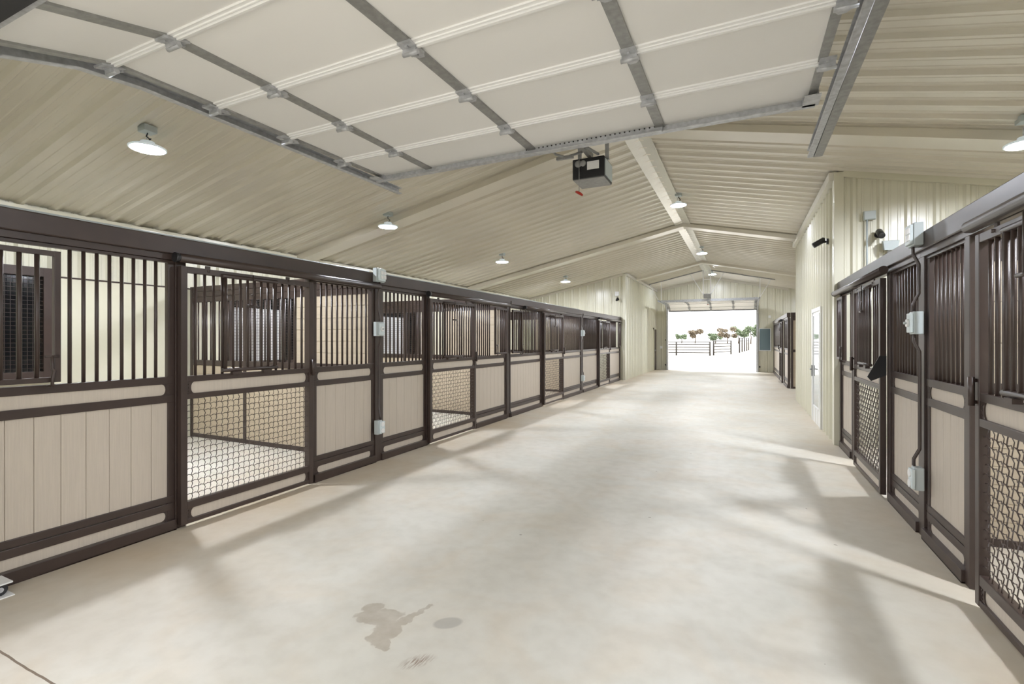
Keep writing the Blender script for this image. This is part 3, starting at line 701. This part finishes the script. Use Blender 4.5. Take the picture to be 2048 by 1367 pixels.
for x, a0, a1, xd, lb in ((-3.36, -3.75, -2.68, -3.72, 'angle iron hanger of the far left door track'), (.62, -.04, 1.16, 1.02, 'angle iron hanger of the far right door track')):
    h = thing('track_hanger', lb, 'hanger', (x, 22.1, 3.19))
    obj('ceiling_angle', MB().prism([(a0-x, -.02, roofz(a0)-3.19-.034), (a1-x, -.02, roofz(a1)-3.19-.034), (a1-x, -.02, roofz(a1)-3.19-.075), (a0-x, -.02, roofz(a0)-3.19-.075)], (0,.04,0)), M['galvd'], h)
    xv = .0 if x > 0 else .12
    obj('drop_strap', MB().box(xv-.015, xv+.015, .022, .026, 0, roofz(x+xv)-3.19-.06), M['lip'], h)
    obj('brace', MB().tube([(0, 0, 0), (xd-x, 0, roofz(xd)-3.19-.05)], .016, 4), M['lip'], h)

# ------------------------------------------------------------------ electrical fittings
def fx(side, y, z): return ((XL+.03, y, z), PI/2) if side == 'L' else ((XR-.03, y, z), -PI/2)
def elec(side, y, z, kind, label, d=.0):
    loc, rz = fx(side, y, z); s = 1 if side == 'L' else -1
    loc = (loc[0]+s*d, loc[1], loc[2])
    t = thing('%s_box' % kind, label, kind+' box', loc, rz, 'grey electrical boxes on the posts')
    w, h, dp = {'receptacle': (.075,.085,.06), 'switch': (.06,.085,.06), 'outlet': (.055,.085,.06)}[kind]
    obj('housing', MB().box(-w, w*.5 if kind == 'outlet' else w, -dp, .0, -h, h), M['grey'], t, bevel=.006)
    c = MB(); c.box(-w*.7, w*.9, -dp-.022, -dp, -h*.85, h*.85); obj('cover', c, M['lightblue'], t, bevel=.005)
    if kind == 'receptacle':
        g = MB()
        for a in (-.02, .03):
            for b in (-.045, .005): g.box(a, a+.04, -dp-.028, -dp-.021, b, b+.042)
        obj('flap', g, M['white'], t)
    elif kind == 'switch':
        obj('dial', MB().cyl((.005, -dp-.035, 0), (.005, -dp-.02, 0), .03, 16), M['white'], t); obj('toggle', MB().cyl((.005,-dp-.05,.0), (.005,-dp-.03,.0), .01), M['grey'], t)
    else:
        g = MB()
        for b in (-.038, .038): g.cyl((.005, -dp-.03, b), (.005, -dp-.02, b), .028, 16)
        obj('socket', g, M['white'], t)
    return t
elec('L', 4.66, 2.27, 'receptacle', 'grey receptacle box on the left header above the nearer switch', .006)
elec('L', 4.66, 1.62, 'switch', 'grey switch box at eye height on the nearer outlet post, left row')
elec('L', 4.67, .43, 'outlet', 'grey outlet box low on the nearer outlet post, left row')
elec('L', 12.98, 1.66, 'switch', 'small grey switch box on the farther outlet post, left row')
elec('L', 13.0, .42, 'outlet', 'small grey outlet box low on the farther outlet post, left row')
elec('R', 4.62, 2.28, 'receptacle', 'clear covered receptacle box on the right header', .006)
elec('R', 4.62, 1.62, 'switch', 'grey switch box at eye height on the right outlet post')
elec('R', 4.58, .46, 'outlet', 'grey outlet box low on the right outlet post')
def conduit(side, y, zs, label, x0=0):
    loc, rz = fx(side, y, 0); s = MB(); z0, z1 = zs; n0, n1 = .05, .018
    s.tube([(x0, -n0, z1), (x0, -n0, z1-.05), (x0+.01, -n1, z1-.13), (x0+.012, -n1, z0+.13), (x0, -n0, z0+.05), (x0, -n0, z0)], .0085 if side == 'R' else .012, 8)
    s.tube([(x0+.022, -n0, z1), (x0+.022, -n0, z1-.05), (x0+.032, -n1, z1-.13), (x0+.034, -n1, z0+.13), (x0+.022, -n0, z0+.05), (x0+.022, -n0, z0)], .0085 if side == 'R' else .012, 8) if side == 'R' else None
    o = obj('conduit', s, M['conduit'], None, loc); o.rotation_euler = (0,0,rz)
    return tag(o, label, 'conduit', 'conduits on the stall posts')
conduit('L', 4.66, (1.71, 2.185), 'upper brown conduit from header box to switch, nearer left post')
conduit('L', 4.67, (.52, 1.535), 'lower brown conduit from switch to outlet, nearer left post')
conduit('L', 12.99, (1.75, 2.2), 'upper conduit above the switch on the farther left post')
conduit('L', 13.0, (.51, 1.575), 'lower conduit between the boxes on the farther left post')
conduit('L', 8.375, (.02, 2.22), 'brown conduit on the post between the two feed yokes, left row')
conduit('R', 4.62, (1.71, 2.19), 'paired brown conduits between header box and switch, right post', -.02)
conduit('R', 4.6, (.55, 1.535), 'paired brown conduits between switch and outlet, right post', -.02)
tag(obj('conduit', MB().cyl((XL-.02, 1.0, 2.308), (XL-.02, 4.58, 2.308), .011, 8), M['grey']), 'thin grey conduit along the top of the nearest left header beam', 'conduit', 'conduits on the header beams')
tag(obj('conduit', MB().cyl((XL-.02, 4.75, 2.308), (XL-.02, 12.95, 2.308), .011, 8), M['grey']), 'thin grey conduit along the middle left header beams', 'conduit', 'conduits on the header beams')

def wall_box(loc, w, h, d, rz, label, cat, name, m='grey', lid=True):
    t = thing(name, label, cat, loc, rz)
    obj('housing', MB().box(-w, w, -d, 0, -h, h), M[m], t, bevel=.004)
    if lid: obj('lid', MB().box(-w*.92, w*.92, -d-.012, -d, -h*.92, h*.92), M[m], t, bevel=.003)
    return t
t = wall_box((1.575, 8.21, 3.2), .07, .06, .05, 0, 'grey junction box high on the ribbed wall above the right stalls', 'junction box', 'wall_mounted_box')
obj('conduit_stub', MB().cyl((-.03, -.03, -.06), (-.03, -.03, -.95), .012, 8), M['grey'], t)
t = thing('wall_mounted_floodlight', 'small grey floodlight standing behind the right header beam', 'floodlight', (1.79, 8.19, 2.75))
obj('head', MB().prism([(-.07,-.12,-.06), (.07,-.12,-.06), (.09,-.14,.06), (-.09,-.14,.06)], (0,.09,.02)), M['grey'], t)
obj('bracket', MB().box(-.02, .02, -.06, 0, -.09, -.05), M['galv'], t)
def camera_box(loc, rz, label, tilt=.4):
    t = thing('wall_mounted_camera', label, 'security camera', loc, rz)
    obj('base', MB().cyl((0,0,0), (0,-.03,0), .045, 16), M['black'], t)
    obj('arm', MB().tube([(0,-.03,0), (0,-.06,-.01), (0,-.08,-.0)], .014, 8), M['black'], t)
    obj('body', MB().tube([(0,-.05,.03), (0,-.06,.03), (0,-.2,-.05), (0,-.205,-.053)], [.03,.042,.042,.035], 14), M['black'], t)
    return t
camera_box((1.675, 8.21, 2.93), 0, 'black security camera on the ribbed wall facing down the right stalls')
camera_box((1.175, 8.75, 2.98), -PI/2, 'black security camera on the side of the right wall block')
wall_box((-4.17, 17.82, 3.15), .07, .08, .07, 0, 'white junction box high on the ribbed wall at the end of the left stalls', 'junction box', 'wall_mounted_box', 'white')
camera_box((-4.14, 17.82, 2.95), 0, 'black security camera under the white box at the end of the left stalls')
wall_box((-3.63, YE-.0, 1.09), .06, .06, .02, 0, 'pale switch plate left of the far doorway', 'switch plate', 'switch_plate', 'white', False)
wall_box((-3.43, YE-.0, 1.45), .02, .03, .03, 0, 'small dark door button left of the far doorway', 'door button', 'door_button', 'black', False)
for x, lb in ((-3.42, 'black photo eye low at the left jamb of the far doorway'), (.68, 'black photo eye low at the right jamb of the far doorway')):
    wall_box((x, YE-.02, .24), .03, .035, .05, 0, lb, 'photo eye', 'wall_mounted_photo_eye', 'black')
wall_box((1.08, YE-.02, 2.5), .05, .06, .05, 0, 'white junction box above the distant right stall header', 'junction box', 'wall_mounted_box', 'white')

# roller guide on the floor at the lower left corner
t = thing('roller_guide', 'white roller guide on the floor at the lower left edge', 'roller guide', (-3.93, 1.26, 0))
obj('plate', MB().box(-.09, .06, -.12, .075, .075, .083), M['white'], t)
obj('base', MB().box(-.08, .07, -.12, .08, 0, .006), M['white'], t)
obj('wheel', MB().cyl((.03, .03, .04), (-.01, .03, .04), .034, 20), M['rubber'], t)
obj('hub', MB().cyl((.034, .03, .04), (.02, .03, .04), .015, 14), M['galv'], t)
obj('bracket', MB().box(-.06, -.03, -.1, .06, .0, .076), M['galvd'], t)

# ------------------------------------------------------------------ outside
def fence(label, p0, p1, n, h, rails):
    p0, p1 = Vector(p0), Vector(p1); t = thing('pipe_fence', label, 'fence', tuple(p0)); d = p1-p0
    for i in range(n): p = d*(i/(n-1)); obj('post', MB().cyl((p.x, p.y, 0), (p.x, p.y, h), .075, 10), M['pipe'], t)
    for k in range(rails): z = h*(.97-.19*k); obj('rail', MB().cyl((0,0,z), (d.x, d.y, z), .042, 8), M['pipe'], t)
fence('pale pipe fence crossing the left half of the far doorway', (-11.5, 47.5, -.05), (-2.76, 48.5, -.05), 4, 1.32, 5)
fence('pipe gate standing beside the fence outside the far doorway', (-2.5, 49.5, -.05), (-1.1, 54.0, -.05), 2, 1.4, 5)
fence('row of fence posts receding on the right outside the far doorway', (-.36, 60.5, -.05), (.7, 74.0, -.05), 5, 1.7, 2)
def tree(x, y, h, w, label, m):
    t = thing('tree', label, 'tree', (x, y, -.05), 0, 'trees on the horizon')
    obj('trunk', MB().tube([(0,0,0), (.1,0,h*.3), (0,.1,h*.55)], [.2,.15,.1], 8), M['trunk'], t)
    mb = MB(); rr = random.Random(int(x*31+y)); cl = [(rr.uniform(-.9,.9)*w, rr.uniform(-.6,.6)*w, h*rr.uniform(.42,.85), rr.uniform(.5,.85)*w*.6) for _ in range(9)]
    for i in range(900):
        c = cl[i % 9]; a, b = rr.uniform(0, 2*PI), rr.uniform(-1, 1); r = c[3]*rr.random()**.4; q = math.sqrt(1-b*b)
        px, py, pz = c[0]+r*q*math.cos(a), c[1]+r*q*math.sin(a), c[2]+r*b*.7
        e = rr.uniform(.22, .42); u = Vector((rr.uniform(-1,1), rr.uniform(-1,1), rr.uniform(-1,1))).normalized(); v = u.orthogonal().normalized()
        k = len(mb.v)
        for q in (u*e, v*e*.6, -u*e, -v*e*.6): mb.v.append((px+q.x, py+q.y, pz+q.z))
        mb.face([k, k+1, k+2, k+3])
    obj('foliage', mb, m, t)
for x, y, h, w, lb, m in ((-20.5, 190, 3.6, 1.8, 'small low tree far left on the horizon', 'leaf'), (-15, 180, 5.6, 2.6, 'rounded tree on the horizon near the middle of the doorway', 'leafr'), (-9, 190, 3.6, 2.4, 'low shrub-like tree on the horizon just left of the taller clump', 'leaf'),
                          (-4.6, 175, 5.6, 2.5, 'rust tinged tree left in the right hand clump', 'leafr'), (-1.4, 180, 6.2, 2.6, 'green tree in the middle of the right hand clump', 'leaf'), (2.2, 172, 6.6, 2.8, 'tallest green tree of the clump by the right jamb', 'leaf'), (8.4, 168, 6.0, 2.4, 'green tree partly hidden by the right jamb', 'leafr')):
    tree(x, y, h, w, lb, M[m])

# ------------------------------------------------------------------ light, sky, camera
wd = bpy.data.worlds.new('sky'); SC.world = wd; wd.use_nodes = True; nt = wd.node_tree
bg = nt.nodes['Background']; sk = nt.nodes.new('ShaderNodeTexSky'); sk.sky_type = 'HOSEK_WILKIE'; sk.turbidity = 8; sk.ground_albedo = .5; sk.sun_direction = (-.3, .3, .9)
mx = nt.nodes.new('ShaderNodeMix'); mx.data_type = 'RGBA'; mx.inputs[0].default_value = .75; mx.inputs[7].default_value = (1, 1, 1, 1)
nt.links.new(sk.outputs[0], mx.inputs[6]); nt.links.new(mx.outputs[2], bg.inputs[0]); bg.inputs[1].default_value = 4.0
sn = bpy.data.lights.new('sun', 'SUN'); sn.energy = 5; sn.angle = .02; so = bpy.data.objects.new('sun', sn); C.objects.link(so)
so.rotation_euler = Vector((-.3, .3, .9)).to_track_quat('Z', 'Y').to_euler()

cd = bpy.data.cameras.new('camera'); cam = bpy.data.objects.new('camera', cd); C.objects.link(cam); SC.camera = cam
cd.sensor_width = 36; cd.lens = 976.05/2048*36; cd.shift_y = -6.08/2048; cd.clip_end = 1000
cam.location = (0, 0, 1.5); cam.rotation_euler = (PI/2, 0, math.radians(25.335))
SC.view_settings.view_transform = 'Standard'; SC.view_settings.look = 'None'; SC.view_settings.gamma = 1; SC.view_settings.use_curve_mapping = False
SC.view_settings.exposure = -0.1
cy = SC.cycles; cy.use_denoising = True; cy.max_bounces = 10; cy.diffuse_bounces = 5; cy.glossy_bounces = 4; cy.sample_clamp_indirect = 6; cy.caustics_reflective = False; cy.caustics_refractive = False
